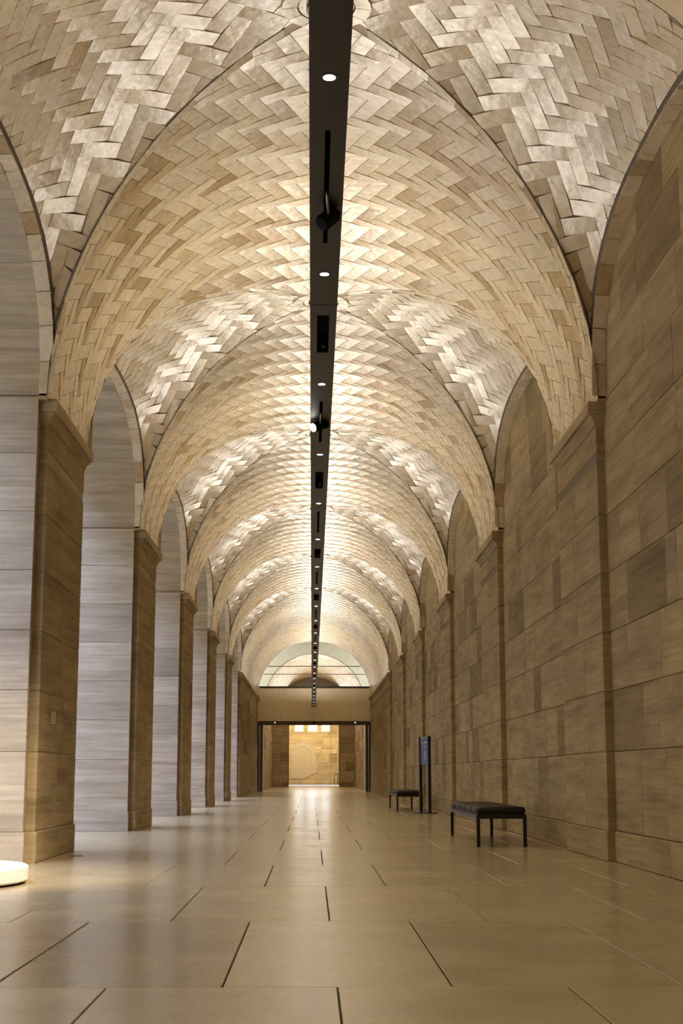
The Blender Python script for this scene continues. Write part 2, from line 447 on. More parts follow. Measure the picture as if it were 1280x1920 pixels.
def make_tile(pts3, inward, thick=0.018, jitter=0.012, curved=False):
    """flat tile face near the curved surface + side walls; returns (verts, faces)"""
    P = [Vector(p) for p in pts3]; c = sum(P, Vector()) / len(P)
    nrm = Vector((0, 0, 0))
    for i in range(len(P)):
        a, b = P[i] - c, P[(i + 1) % len(P)] - c; nrm += a.cross(b)
    if nrm.length < 1e-9: return None
    nrm.normalize(); flip = nrm.dot(inward) < 0
    if flip: nrm = -nrm
    dev = max(abs((p - c).dot(nrm)) for p in P)
    if dev > 0.012: curved = True
    n2 = (nrm + Vector((rnd.gauss(0, jitter), rnd.gauss(0, jitter), rnd.gauss(0, jitter)))).normalized()
    face = [p - n2 * (p - c).dot(n2) for p in P] if not curved else [p - n2 * (p - c).dot(n2) + nrm * (p - c).dot(nrm) for p in P]
    back = [p - nrm * thick for p in P]
    n = len(P); top = tuple(range(n)); fs = []
    if flip: top = tuple(reversed(top))
    fs.append(top)
    for i in range(n):
        j = (i + 1) % n
        q = (i, n + i, n + j, j) if not flip else (j, n + j, n + i, i)
        fs.append(q)
    return face + back, fs

def shell_web(mb, yc, side, off=0.016, nx=30, nt_=48):
    g = []
    for i in range(nx + 1):
        x = (R + 0.1) * i / nx; row = []
        for j in range(nt_ + 1):
            uu = -1 + 2 * j / nt_; uu = math.copysign(1 - (1 - abs(uu)) ** 1.6, uu)
            t = AG * min(x, R) * uu; row.append((XC + side * x, yc + t * (1 + off / max(abs(AG * x), .3) * .5), web_z(x, t) + off))
        g.append(row)
    for i in range(nx):
        for j in range(nt_): mb.face([g[i][j], g[i + 1][j], g[i + 1][j + 1], g[i][j + 1]])
def shell_barrel(mb, ya, yb, grA, grB, off=0.011, n=110):
    """ya/yb: bay centres (groin ends) or plain ends"""
    rr = R + off; rows = []
    for i in range(n + 1):
        th = pi * i / n; x = -cos(th) * rr; xa = min(abs(x), R)
        a = ya + (AG * xa if grA else 0); b = yb - (AG * xa if grB else 0)
        rows.append([(XC + x, a + (b - a) * j / 6, SPR + sin(th) * rr) for j in range(7)])
    for i in range(n):
        for j in range(6): mb.face([rows[i][j], rows[i][j + 1], rows[i + 1][j + 1], rows[i + 1][j]])

def barrel_pt(s, y): th = s / R; return (XC + R * sin(th), y, SPR + R * cos(th))
def cell_tiles(k):
    """every tile of bay k: its two cross-vault webs and the barrel up to the next bay. list of (verts, faces, tint, area)"""
    out_ = []
    yc = YC(k); last = (k == 5); yn = YEND if last else YC(k + 1)
    m_g = 0.014
    # --- cross-vault webs
    for side in (-1, 1):
        smax = _smid * 1.1
        for q in herring(0, _xi[-1] + 0.2, -smax, smax, radians(WEB_ANG)):
            plan = [net_pt(x, s) for x, s in q]
            plan = clip(plan, [(-AG, 1, -m_g), (-AG, -1, -m_g), (1, 0, R - 0.075), (-1, 0, -0.30)])
            if len(plan) < 3 or parea(plan) < 0.0006: continue
            pts = [(XC + side * x, yc + t, web_z(x, t)) for x, t in plan]
            cx_ = sum(p_[0] for p_ in pts) / len(pts)
            r = make_tile(pts, Vector((-side * 0.6, -(sum(t for _, t in plan) / len(plan)) * 0.6, -1)))
            if r: out_.append((*r, tile_tint(True), px_area(pts)))
        # soldier course on the wall arch
        row = _tab[-1]; stot = row[-1][0]; nseg = int(stot / 0.40)
        for sg in (-1, 1):
            for i in range(nseg):
                sa, sb = stot * i / nseg + TG, stot * (i + 1) / nseg - TG
                pts = []
                for x, s in ((R - 0.065, sa), (R + 0.098, sa), (R + 0.098, sb), (R - 0.065, sb)):
                    t = _s2t_row(row, s); pts.append((XC + side * x, yc + sg * t, web_z(R, t) if x >= R else web_z(R, t) + 0.012))
                r = make_tile(pts, Vector((-side * 0.2, -sg * 1.0 if i > nseg * .35 else 0, -1)), jitter=0.03)
                if r: out_.append((*r, tile_tint(True), px_area(pts)))
    # --- barrel
    sm = R * pi / 2
    band = 0.172
    planes = [(AG, -1, -(yc + band)), (-AG, -1, -(yc + band))]
    if not last: planes += [(AG, 1, yn - band), (-AG, 1, yn - band)]
    else: planes += [(0, 1, yn)]
    for q0 in herring(0, sm, yc, yn, radians(21)):
        q1 = clip(q0, [(1, 0, sm - 0.01), (-1, 0, -0.004)])
        if len(q1) < 3: continue
        for side in (-1, 1):
            plan = clip([(side * R * sin(s / R), y) for s, y in q1], planes)
            if len(plan) < 3 or parea(plan) < 0.0002: continue
            pts = [(XC + x, y, zbar(x)) for x, y in plan]
            xm = sum(x for x, _ in plan) / len(plan)
            r = make_tile(pts, Vector((-xm, 0, -(zbar(xm) - SPR))), jitter=0.004)
            if r: out_.append((*r, tile_tint(False), px_area(pts)))
    # edge course along each groin
    for (yy, sg) in ((yc, 1), (yn, -1)):
        if sg == -1 and last: continue
        for side in (-1, 1):
            s = 0.44
            while s < sm - 0.03:
                e = min(s + 0.36, sm)
                pts = []
                for ss, bd in ((s + TG, 0.013), (e - TG, 0.013), (e - TG, band - 2 * TG), (s + TG, band - 2 * TG)):
                    x = R * sin(ss / R); pts.append((XC + side * x, yy + sg * (AG * x + bd), zbar(x)))
                xm = side * R * sin((s + e) / 2 / R)
                r = make_tile(pts, Vector((-xm, 0, -(zbar(xm) - SPR))), jitter=0.02)
                if r: out_.append((*r, tile_tint(True), px_area(pts)))
                s = e
    # ring of tiles round the crown
    zc = SPR + R - 0.012; n = 12
    for i in range(n):
        a0, a1 = 2 * pi * i / n + 0.012, 2 * pi * (i + 1) / n - 0.012
        am = (a0 + a1) / 2
        pts = [(XC + r_ * sin(a), yc + r_ * cos(a), zc - 0.000 - 0.15 * (r_ * sin(a)) ** 2) for r_, a in ((0.30, a0), (0.46, a0), (0.46, am), (0.46, a1), (0.30, a1), (0.30, am))]
        r = make_tile(pts, Vector((0, 0, -1)), jitter=0.01, thick=0.03)
        if r: out_.append((*r, tile_tint(True), px_area(pts)))
    pts = [(XC + 0.288 * sin(2 * pi * i / 20), yc + 0.288 * cos(2 * pi * i / 20), zc) for i in range(20)]
    r = make_tile(pts, Vector((0, 0, -1)), jitter=0.0, thick=0.03)
    out_.append((*r, (0.62, 0.52, 0.38), px_area(pts)))
    return out_

BAYWORD = ['first', 'second', 'third', 'fourth', 'fifth', 'sixth']
for k in range(0, 6):
    sh = MB(); sb = MB()
    for side in (-1, 1): shell_web(sh, YC(k), side)
    shell_barrel(sb, YC(k), YEND if k == 5 else YC(k + 1), True, k != 5)
    ce = sb.build('ceiling', 'tile_mortar', smooth=False)
    sh.build('web_bedding', 'web_mortar_shaded', ce)
    tag(ce, 'cream glazed tile groin vault, %s bay along the corridor counting from the white disc' % BAYWORD[k] if k else 'cream glazed tile groin vault over the white disc, with the largest tiles', 'ceiling', 'structure')
    # dark open joint along the groins
    dj = MB()
    for side in (-1, 1):
        for sg in (-1, 1):
            pr = None
            for i in range(41):
                th = 0.13 + (pi / 2 - 0.13) * i / 40; x = R * sin(th); z = zbar(x) + 0.004
                cur = ((XC + side * x, YC(k) + sg * (AG * x - 0.02), z), (XC + side * x, YC(k) + sg * (AG * x + 0.02), z))
                if pr: dj.face([pr[0], pr[1], cur[1], cur[0]])
                pr = cur
    dj.build('groin_joint', 'dark_joint', ce)
    tiles = cell_tiles(k)
    order = sorted(range(len(tiles)), key=lambda i: -tiles[i][3])
    keep = set(i for i in order[:298] if tiles[i][3] > 90) if k <= 2 else set()
    rest = MB()
    for i, (v_, f_, c_, a_) in enumerate(tiles):
        if i in keep:
            b = MB(); b.add(v_, f_, c_); b.build('tile', 'tile', ce)
        else: rest.add(v_, f_, c_)
    rest.build('tile_field', 'tile', ce, kind='stuff')
# plain continuation of the vault behind the camera, and an unseen roof added against light leaks
sh = MB()
for side in (-1, 1): shell_web(sh, YC(-1), side, 0.0)
shell_barrel(sh, YC(-1), YC(0), True, True, 0.0); shell_barrel(sh, -9, YC(-1), False, True, 0.0)
sh.c = [CREAM] * len(sh.f)
tag(sh.build('ceiling', 'tile'), 'cream tiled vault over the camera end of the corridor', 'ceiling', 'structure')
rf = MB(); rf.box(XO, 4.2, -9.5, 88.0, 9.25, 9.6); tag(rf.build('roof', 'earth'), 'unseen roof slab added over the vaults to stop light leaks', 'roof', 'structure')

# ------------------------------------------------------------------ floor
fl = MB(); fl.box(-7.5, 8, -9.5, 138, -0.3, -0.03)
floor = tag(fl.build('floor', 'dark_joint'), 'polished tan stone floor of large staggered slabs', 'floor', 'structure')
ROW0, ROWL, SW = 7.29, 3.194, 1.1
rest = MB(); fg = 0.0042
for r in range(-5, 41):
    y0 = ROW0 + (r - 1) * ROWL; y1 = y0 + ROWL
    offx = 0.125 if r % 2 == 0 else 0.125 + SW / 2
    for c in range(-7, 5):
        x0 = offx + c * SW; x1 = x0 + SW
        if x0 > 3.6 or x1 < -6.6: continue
        x1 = min(x1, 3.6)
        g0 = fg
        ga = 0.010 if (r == 1 and c == -2) else fg
        tone = rnd.uniform(0.2, 1.0)
        if r == 1 and c == -2: tone = 0.0
        single = 0 <= r <= 24
        b = MB() if single else rest
        gb = 0.010 if (r == 1 and c == -3) else fg
        block(b, (0, 0, -0.03), (1, 0, 0), (0, 1, 0), (0, 0, 1), x0 + fg, x1 - (0.011 if (r == 1 and abs(x1 + 1.525) < .05) else fg), y0 + fg, y1 - (0.009 if (r == 1 and x0 < -1.5) else fg), 0.03 + rnd.uniform(-0.0006, 0.0006), 0.003, (rnd.random(), 0.5, tone))
        if single: b.build('paving_slab', 'floor', floor)
rest.build('paving_rest', 'floor', floor, kind='stuff')
gr = MB(); gr.box(-60, -6.6, -40, 140, -0.3, -0.05); tag(gr.build('terrace_ground', 'earth'), 'grey terrace ground outside the arcade', 'ground', 'structure')
cw = MB(); cw.box(-15.5, -14.0, -40, 140, 0, 18.5, stone_tint(0)); cw.box(-15.7, -13.8, -40, 140, 18.5, 19.0, stone_tint(0)); cw.box(-15.5, -13.85, -40, 140, 0, 1.2, stone_tint(0))  # unseen mass added to keep low sky light off the bench wall
tag(cw.build('low_sky_blocker', 'limestone'), 'unseen stone block added across the terrace to shut out low sky', 'light blocker', 'structure')

# ------------------------------------------------------------------ courses shared by walls and piers
ZS = [0.35, 1.255, 1.958, 2.655, 3.36, 4.06, 4.765, 5.45, 6.13, 6.83, 7.6]
ZP = [0.35, 1.255, 1.958, 2.655, 3.36, 4.06, 4.72, 4.84, 5.17]
def cap(parent, x_in, x_face, ya, yb, sgn):
    """moulded capital along a pilaster; sgn=+1: the corridor lies towards +x"""
    prof = [(5.165, 0.004), (5.185, 0.016), (5.20, 0.016), (5.23, 0.030), (5.265, 0.055), (5.285, 0.068), (5.295, 0.068), (5.297, 0.104), (5.42, 0.108), (5.45, 0.094)]
    rects = []
    for z, p_ in prof:
        xf = x_face + sgn * p_
        rects.append((min(x_in, xf), max(x_in, xf), ya - p_, yb + p_, z))
    mb = MB(); mb.rings(rects, stone_tint(0))
    xa, xb = min(x_in, x_face), max(x_in, x_face)
    mb.box(xa, xb, ya - JB, yb + JB, 5.42, 5.462, stone_tint(0))
    return mb.build('capital', 'limestone', parent)

# ------------------------------------------------------------------ plain wall opposite the arcade
wb = MB(); wb.box(WR + 0.02, WR + 0.5, -9, YEND + 1, 0, 9.25)
wall_r = tag(wb.build('wall_right', 'mortar'), 'plain banded limestone wall of large blocks behind the benches', 'wall', 'structure')
U, V, N = (0, 1, 0), (0, 0, 1), (-1, 0, 0)
O = (WR + 0.02, 0, 0)
courses_fill(wall_r, O, U, V, N, -9, Y0 - DP + LP, ZS, (1.0, 2.6), 0.02, 'limestone', False)
for k in range(-1, 5):
    a, b = Y0 + k * DP + LP, Y0 + (k + 1) * DP
    courses_fill(wall_r, O, U, V, N, a, b, ZS, (0.45, 2.1), 0.02, 'limestone', k <= 2, dark=0.2)
pb = MB(); pb.box(WR - 0.02, WR + 0.02, -9, YEND, 0, 0.0)
# plinth course of the wall
for k in range(-1, 5):
    a, b = Y0 + k * DP + LP, Y0 + (k + 1) * DP
    bo = MB()
    base = tag(bo.build('baseboard_right', 'mortar'), 'plain stone plinth along the bench wall, %s stretch from the camera' % BAYWORD[k + 1], 'baseboard', 'structure') if False else None
    courses_fill(wall_r, (WR + 0.02, 0, 0), U, V, N, a, b, [0.0, 0.35], (1.3, 2.6), 0.045, 'limestone', k <= 2, name='plinth_block', dark=0.0)
for k in range(-1, 6):
    ya = Y0 + k * DP; yb = ya + LP if k < 5 else YEND
    core = MB(); core.box(PR + 0.012, WR + 0.02, ya + 0.012, yb - 0.012, 0, SPR)
    pi_ = core.build('wall_pilaster', 'mortar')
    lab = ['behind the camera end of the bench wall', 'standing past the front edge of the bench wall, first in view', 'just behind the larger front bench', 'beside the blue sign on the bench wall', 'behind the blue sign on the bench wall', 'next past the far bench on the bench wall', 'long one running to the end wall on the bench side'][k + 1]
    tag(pi_, 'shallow limestone pilaster %s' % lab if k < 5 else 'long limestone pilaster running on to the end wall, bench side', 'pilaster', 'structure')
    # front blocks wrap the arris so the narrow side shows too
    for ci in range(len(ZP) - 1):
        cuts = [ya, yb] if ZP[ci + 1] - ZP[ci] < 0.2 else [ya] + ([ya + rnd.uniform(0.35, 0.65) * (yb - ya)] if k < 5 else [ya + j * 1.9 + rnd.uniform(-.3, .3) for j in range(1, 11)]) + [yb]
        mbr = MB()
        for a, b in zip(cuts, cuts[1:]):
            q = MB() if k <= 2 else mbr
            dz = -0.022 if ZP[ci + 1] - ZP[ci] < 0.2 else 0
            block(q, (WR + 0.015, 0, 0), U, V, N, a + (G2 if a > ya else 0), b - (G2 if b < yb else 0), ZP[ci] + G2, ZP[ci + 1] - G2, WR + 0.015 - PR + dz, 0.008, stone_tint(0.08))
            if k <= 2: q.build('stone_block', 'limestone', pi_)
        if mbr.f: mbr.build('stone_course', 'limestone', pi_, kind='stuff')
    pl = MB(); block(pl, (WR + 0.015, 0, 0), U, V, N, ya - 0.015, yb + 0.015, 0.0, 0.35, WR + 0.015 - PR + 0.02, 0.01, stone_tint(0)); pl.build('plinth', 'limestone', pi_)
    cap(pi_, WR + 0.01, PR, ya, yb, -1)

# ------------------------------------------------------------------ arcade piers
PW = ['behind the camera', 'beside the white disc, carrying the small plaque', 'second from the white disc', 'third from the white disc', 'fourth from the white disc', 'fifth from the white disc', '']
U2 = (1, 0, 0); N2 = (0, -1, 0)
for k in range(-1, 6):
    ya = Y0 + k * DP; yb = ya + LP if k < 5 else YEND
    core = MB()
    core.box(XO, WL - 0.012, ya - JB + 0.012, yb + (JB if k < 5 else 0), 0, 9.25, stone_tint(0))
    core.box(WL - 0.012, PL - 0.012, ya + 0.012, yb - 0.012, 0, SPR, stone_tint(0))
    pr_ = core.build('arcade_pier', 'daylit_stone')
    tag(pr_, 'square limestone arcade pier %s' % PW[k + 1] if k < 5 else 'long limestone wall pier closing the arcade at the end wall', 'pier', 'structure')
    single = k <= 2
    mbr = MB()
    for ci in range(len(ZP) - 1):
        thin = ZP[ci + 1] - ZP[ci] < 0.2
        if thin: cuts = [ya, yb]
        elif k < 5: cuts = [ya, ya + rnd.choice([0.32, 0.5, 0.62]) * LP, yb] if rnd.random() < .6 else [ya, ya + .3 * LP, ya + rnd.uniform(.55, .75) * LP, yb]
        else: cuts = [ya] + [ya + j * 1.9 + rnd.uniform(-.3, .3) for j in range(1, 11)] + [yb]
        for a, b in zip(cuts, cuts[1:]):
            q = MB() if single else mbr
            block(q, (WL - 0.01, 0, 0), U, V, (1, 0, 0), a + (G2 if a > ya else 0), b - (G2 if b < yb else 0), ZP[ci] + G2, ZP[ci + 1] - G2, PL - WL + 0.01 - (0.022 if thin else 0), 0.008, stone_tint(0.05))
            if single: q.build('stone_block', 'limestone', pr_)
    if mbr.f: mbr.build('stone_course', 'limestone', pr_, kind='stuff')
    # jamb face towards the camera, course by course
    mbr = MB()
    zj = ZS[:8]
    for ci in range(len(zj) - 1):
        cut = rnd.uniform(-4.6, -4.42)
        for a, b in ((XO, cut), (cut, WL)):
            q = MB() if single else mbr
            block(q, (0, ya - JB + 0.014, 0), U2, V, N2, a + G2, b - (G2 if b < WL else 0), zj[ci] + G2, zj[ci + 1] - G2, 0.014, 0.004, stone_tint(0.04))
            if single: q.build('jamb_block', 'daylit_stone', pr_)
    if mbr.f: mbr.build('jamb_course', 'daylit_stone', pr_, kind='stuff')
    # plinths: under the pilaster and round the jamb
    pl = MB(); block(pl, (WL - 0.01, 0, 0), U, V, (1, 0, 0), ya - 0.02, (ya + .55 * LP if k < 5 else yb), 0.0, 0.35, PL - WL + 0.03, 0.01, stone_tint(0)); pl.build('plinth', 'limestone', pr_)
    if k < 5:
        pl = MB(); block(pl, (WL - 0.01, 0, 0), U, V, (1, 0, 0), ya + .55 * LP + 0.004, yb + 0.02, 0.0, 0.35, PL - WL + 0.03, 0.01, stone_tint(0)); pl.build('plinth', 'limestone', pr_)
    pl = MB(); block(pl, (0, ya - JB + 0.014, 0), U2, V, N2, XO, WL + 0.02, 0.0, 0.35, 0.04, 0.008, stone_tint(0)); pl.build('plinth', 'daylit_stone', pr_)
    cap(pr_, WL - 0.01, PL, ya, yb, 1)

# arches over the openings: solid spandrel with the arch soffit
awall = MB()
NA = 36
def lun(t): return web_z(R, t)
for k in range(-1, 6):
    half = LO / 2 - JB + 0.012; prof = []
    for j in range(NA + 1):
        u = -1 + 2 * j / NA; u = math.copysign(1 - (1 - abs(u)) ** 1.7, u); prof.append((YC(k) + half * u, lun(AG * R * u)))
    for (y0, z0), (y1, z1) in zip(prof, prof[1:]):
        awall.face([(XO, y0, z0), (XO, y1, z1), (WL, y1, z1), (WL, y0, z0)], (0.3, 0.3, 0.8))
        awall.face([(WL, y0, z0), (WL, y1, z1), (WL, y1, 9.25), (WL, y0, 9.25)], (0.3, 0.3, 0.8))
        awall.face([(XO, y1, z1), (XO, y0, z0), (XO, y0, 9.25), (XO, y1, 9.25)], (0.3, 0.3, 0.8))
wall_l = tag(awall.build('wall_left', 'mortar'), 'arcade wall above the piers with tall round-headed openings', 'wall', 'structure')
for k in range(0, 6):
    half = LO / 2 - JB; n = 15; mbr = MB()
    # equal lengths along the curve
    row = _tab[-1]; st = row[-1][0]
    for i in range(-7, 8):
        sa, sb = (i - 0.5) / 7.5 * st, (i + 0.5) / 7.5 * st
        pts = []; sub = 5
        for j in range(sub + 1):
            s_ = sa + 0.004 * (1 if j == 0 else 0) - (0.004 if j == sub else 0) + (sb - sa) * j / sub
            t = math.copysign(_s2t_row(row, s_), s_); pts.append((YC(k) + t / (AG * R) * half, lun(t) - 0.012))
        q = MB() if k < 3 else mbr; tn = stone_tint(0.04)
        for (y0, z0), (y1, z1) in zip(pts, pts[1:]):
            q.face([(XO, y0, z0), (XO, y1, z1), (WL + 0.002, y1, z1), (WL + 0.002, y0, z0)], tn)
            q.face([(WL + 0.002, y0, z0), (WL + 0.002, y1, z1), (WL + 0.002, y1, z1 + 0.02), (WL + 0.002, y0, z0 + 0.02)], tn)
        for (y0, z0) in (pts[0], pts[-1]):
            q.face([(XO, y0, z0), (WL + 0.002, y0, z0), (WL + 0.002, y0, z0 + 0.012), (XO, y0, z0 + 0.012)], tn)
        if k < 3: q.build('voussoir', 'daylit_stone', wall_l)
    if mbr.f: mbr.build('voussoir_rest', 'daylit_stone', wall_l, kind='stuff')
bw = MB(); bw.box(XO, WR + 0.5, -9.5, -9.0, 0, 9.25, stone_tint(0)); bw.box(XO, PL, -9, Y0 - 2 * DP + LP + JB, 0, 9.25, stone_tint(0))
tag(bw.build('wall_back', 'limestone'), 'limestone wall closing the corridor behind the camera', 'wall', 'structure')

# ------------------------------------------------------------------ end wall: bronze portal, plaster lintel, glazed lunette
ew = MB()
ew.box(XC - R - 0.2, XC + R + 0.2, YEND, YEND + 0.5, 4.06, 5.98)
wall_e = tag(ew.build('wall_end', 'tan_plaster'), 'smooth tan plaster panel over the portal at the corridor end', 'wall', 'structure')
ld = MB(); ld.box(XC - 3.24, XC + 3.24, YEND - 0.04, YEND + 0.5, 5.98, 6.09); ld.build('ledge', 'black_paint', wall_e)
dr = empty('door_1', (XC, YEND, 0)); tag(dr, 'bronze framed portal in the end wall under the plaster panel', 'portal', 'structure')
def dpart(name, x0, x1, y0, y1, z0, z1, mat='bronze'):
    q = MB(); q.box(x0, x1, y0, y1, z0, z1); o = q.build(name, mat, dr, loc=None); o.matrix_parent_inverse = dr.matrix_basis.inverted(); return o
dpart('header', PL - 0.02, PR + 0.02, YEND - 0.06, YEND + 0.6, 3.84, 4.06)
for x0, x1 in ((PL - .02, PL + 0.10), (PL + 0.13, PL + 0.30), (PR - 0.10, PR + .02), (PR - 0.30, PR - 0.13)):
    dpart('post', x0, x1, YEND - 0.03, YEND + 0.55, 0, 3.84)
# glass of the lunette with two thin bars
gw = empty('window_1', (XC, YEND + 0.3, 6.09)); tag(gw, 'clear glass lunette above the plaster panel with thin dark bars', 'window', 'structure')
def gadd(mb, name, mat):
    o = mb.build(name, mat, gw); o.matrix_parent_inverse = gw.matrix_basis.inverted(); return o
zb0 = [6.09, 6.82, 7.29, SPR + R]
for a, b in zip(zb0, zb0[1:]):
    q = MB(); L_, R_ = [], []
    for j in range(9):
        z = a + (b - a) * j / 8; xw = sqrt(max(0, R * R - (z - SPR) ** 2)); L_.append((XC - xw, YEND + 0.3, z)); R_.append((XC + xw, YEND + 0.3, z))
    q.face(L_ + list(reversed(R_))) if b < SPR + R else q.face(L_ + list(reversed(R_[:-1])))
    gadd(q, 'pane', 'glass')
for z, s_ in ((6.82, 0.018), (7.29, 0.022)):
    xw = sqrt(R * R - (z - SPR) ** 2); q = MB(); q.box(XC - xw, XC + xw, YEND + 0.28, YEND + 0.32, z - s_, z + s_); gadd(q, 'glazing_bar', 'bronze')

# cross hall behind: pale wall with an arch, ceiling, side window walls
def arch_wall(mb, y0, y1, x0, x1, z1, cx, r, spr, sides_to=0.0, n=36):
    pr = [(cx - r, sides_to)] + [(cx - r * cos(pi * i / n), spr + r * sin(pi * i / n)) for i in range(n + 1)] + [(cx + r, sides_to)]
    for (xa, za), (xb, zb_) in zip(pr, pr[1:]):
        mb.face([(xa, y0, za), (xb, y0, zb_), (xb, y1, zb_), (xa, y1, za)])
        if xb > xa + 1e-6:
            mb.face([(xa, y0, za), (xa, y0, z1), (xb, y0, z1), (xb, y0, zb_)])
    mb.face([(x0, y0, sides_to), (x0, y0, z1), (cx - r, y0, z1), (cx - r, y0, sides_to)])
    mb.face([(cx + r, y0, sides_to), (cx + r, y0, z1), (x1, y0, z1), (x1, y0, sides_to)])
R2 = 3.25; YV0, YV1, YG = 95.0, 119.0, 137.0
q = MB(); arch_wall(q, YV0, YV0 + 0.6, -6.2, 6.5, 9.25, XC, R2, SPR)
tag(q.build('wall_cross_hall', 'pale_paint'), 'pale green-grey wall with a round arch seen through the glass lunette', 'wall', 'structure')
q = MB(); q.box(-6.2, 6.5, YEND + 0.5, YV0, 9.25, 9.5); tag(q.build('ceiling', 'pale_paint'), 'flat pale ceiling of the cross hall behind the glass', 'ceiling', 'structure')
q = MB(); q.box(-6.4, -6.2, YEND, YV0, 0, 9.25); q.box(6.5, 6.7, YEND, YV0, 0, 9.25)
q.box(-6.4, PL - .02, YEND + .05, YEND + .5, 0, 9.25); q.box(PR + .02, 6.7, YEND + .05, YEND + .5, 0, 9.25)
tag(q.build('wall_cross_hall_side', 'pale_paint'), 'plain pale side walls of the cross hall behind the portal', 'wall', 'structure')
# vestibule vault and walls
vb = MB(); rr = R2
for i in range(32):
    t0, t1 = pi * i / 32, pi * (i + 1) / 32
    for j in range(12):
        ya_, yb_ = YV0 + .6 + (YV1 - YV0 - .6) * j / 12, YV0 + .6 + (YV1 - YV0 - .6) * (j + 1) / 12
        vb.face([(XC - rr * cos(t0), ya_, SPR + rr * sin(t0)), (XC - rr * cos(t0), yb_, SPR + rr * sin(t0)), (XC - rr * cos(t1), yb_, SPR + rr * sin(t1)), (XC - rr * cos(t1), ya_, SPR + rr * sin(t1))], CREAM)
cv = tag(vb.build('ceiling', 'tile_mortar'), 'cream tiled barrel vault of the vestibule seen through the glass', 'ceiling', 'structure')
tv = MB(); sm = R2 * pi / 2
for qd in herring(-sm, sm, YV0 + .6, YV1, radians(45)):
    pts = [(XC + (R2 - .015) * sin(s / R2), min(max(y, YV0 + .6), YV1), SPR + (R2 - .015) * cos(s / R2)) for s, y in qd if abs(s) < sm]
    if len(pts) < 4: continue
    xm = sum(p_[0] - XC for p_ in pts) / 4
    r = make_tile(pts, Vector((-xm, 0, -(sqrt(max(0.01, R2 * R2 - xm * xm))))), thick=0.014)
    if r: tv.add(*r, tile_tint(False))
tv.build('tile_field', 'tile', cv, kind='stuff')
for nm, x0, x1, N_, lab in (('wall_vestibule_left', XC - R2 - .4, XC - R2, (1, 0, 0), 'limestone side wall of the vestibule, arcade side of the portal'), ('wall_vestibule_right', XC + R2, XC + R2 + .4, (-1, 0, 0), 'limestone side wall of the vestibule, bench side of the portal')):
    q = MB(); q.box(x0, x1, YV0 + .6, YV1, 0, SPR); w_ = tag(q.build(nm, 'mortar'), lab, 'wall', 'structure')
    xs = x1 if N_[0] > 0 else x0
    courses_fill(w_, (xs, 0, 0), U, V, N_, YV0 + .6, YV1, [0] + ZS[:8], (1.2, 2.6), 0.015, 'limestone', False)
# wall with the inner doorway
DX0, DX1, DZ = -1.90, 2.22, 7.85
q = MB(); q.box(-6, DX0, YV1, YV1 + .6, 0, 9); q.box(DX1, 6, YV1, YV1 + .6, 0, 9); q.box(DX0, DX1, YV1, YV1 + .6, DZ, 9)
w_ = tag(q.build('wall_inner', 'mortar'), 'brown limestone wall round the inner doorway past the vestibule', 'wall', 'structure')
for a, b in ((XC - R2, DX0), (DX1, XC + R2)):
    courses_fill(w_, (0, YV1, 0), U2, V, N2, a, b, [0] + ZS[:8], (0.8, 1.6), 0.02, 'limestone', False, dark=0.3)
q = MB(); q.box(DX0, DX0 + .05, YV1 - .04, YV1 + .62, 0, DZ); q.box(DX1 - .05, DX1, YV1 - .04, YV1 + .62, 0, DZ); q.build('door_lining', 'bronze', w_)
# lit gallery beyond
q = MB(); q.box(-7, 7, YG, YG + .4, 0, 10); q.box(-7.4, -7, YV1 + .6, YG, 0, 10); q.box(7, 7.4, YV1 + .6, YG, 0, 10); q.box(-7, 7, YV1 + .6, YG, 10, 10.3)
w_ = tag(q.build('wall_far_gallery', 'mortar'), 'bright golden stone wall of the far lit gallery', 'wall', 'structure')
courses_fill(w_, (0, YG, 0), U2, V, N2, -4.2, 4.6, [0, 0.16, 1.05, 1.95, 2.85, 3.75, 4.55, 5.6, 6.6, 7.6, 8.6], (0.9, 2.2), 0.02, 'limestone', True, name='stone_block', dark=0.12)
q = MB()
for x0, x1 in ((1.62, 1.70), (2.30, 2.42)): q.box(x0, x1, YG - .12, YG - .02, 0.16, 6.6, stone_tint(0))
q.build('wall_strip', 'limestone', w_)
for i, (x0, x1) in enumerate(((-1.55, -.85), (-.35, .45), (.9, 1.6))):
    wn = MB(); wn.box(x0 - .06, x1 + .06, YG - .05, YG - .021, 4.84, 8.75); wn = wn.build('window_%d' % (i + 2), 'pale_panel')
    tag(wn, 'tall daylit window high on the golden gallery wall, ' + ('on its arcade side', 'the middle of the three', 'on its bench side')[i], 'window', 'structure')
    q = MB(); q.box(x0, x1, YG - .07, YG - .051, 4.92, 5.58); q.build('pane', 'window_dimmed', wn)
    q = MB(); q.box(x0, x1, YG - .07, YG - .051, 5.66, 8.65); q.build('pane', 'window_light', wn)
    q = MB(); q.box((x0 + x1) / 2 - .02, (x0 + x1) / 2 + .02, YG - .085, YG - .071, 4.92, 8.65); q.build('glazing_bar', 'pale_panel', wn)
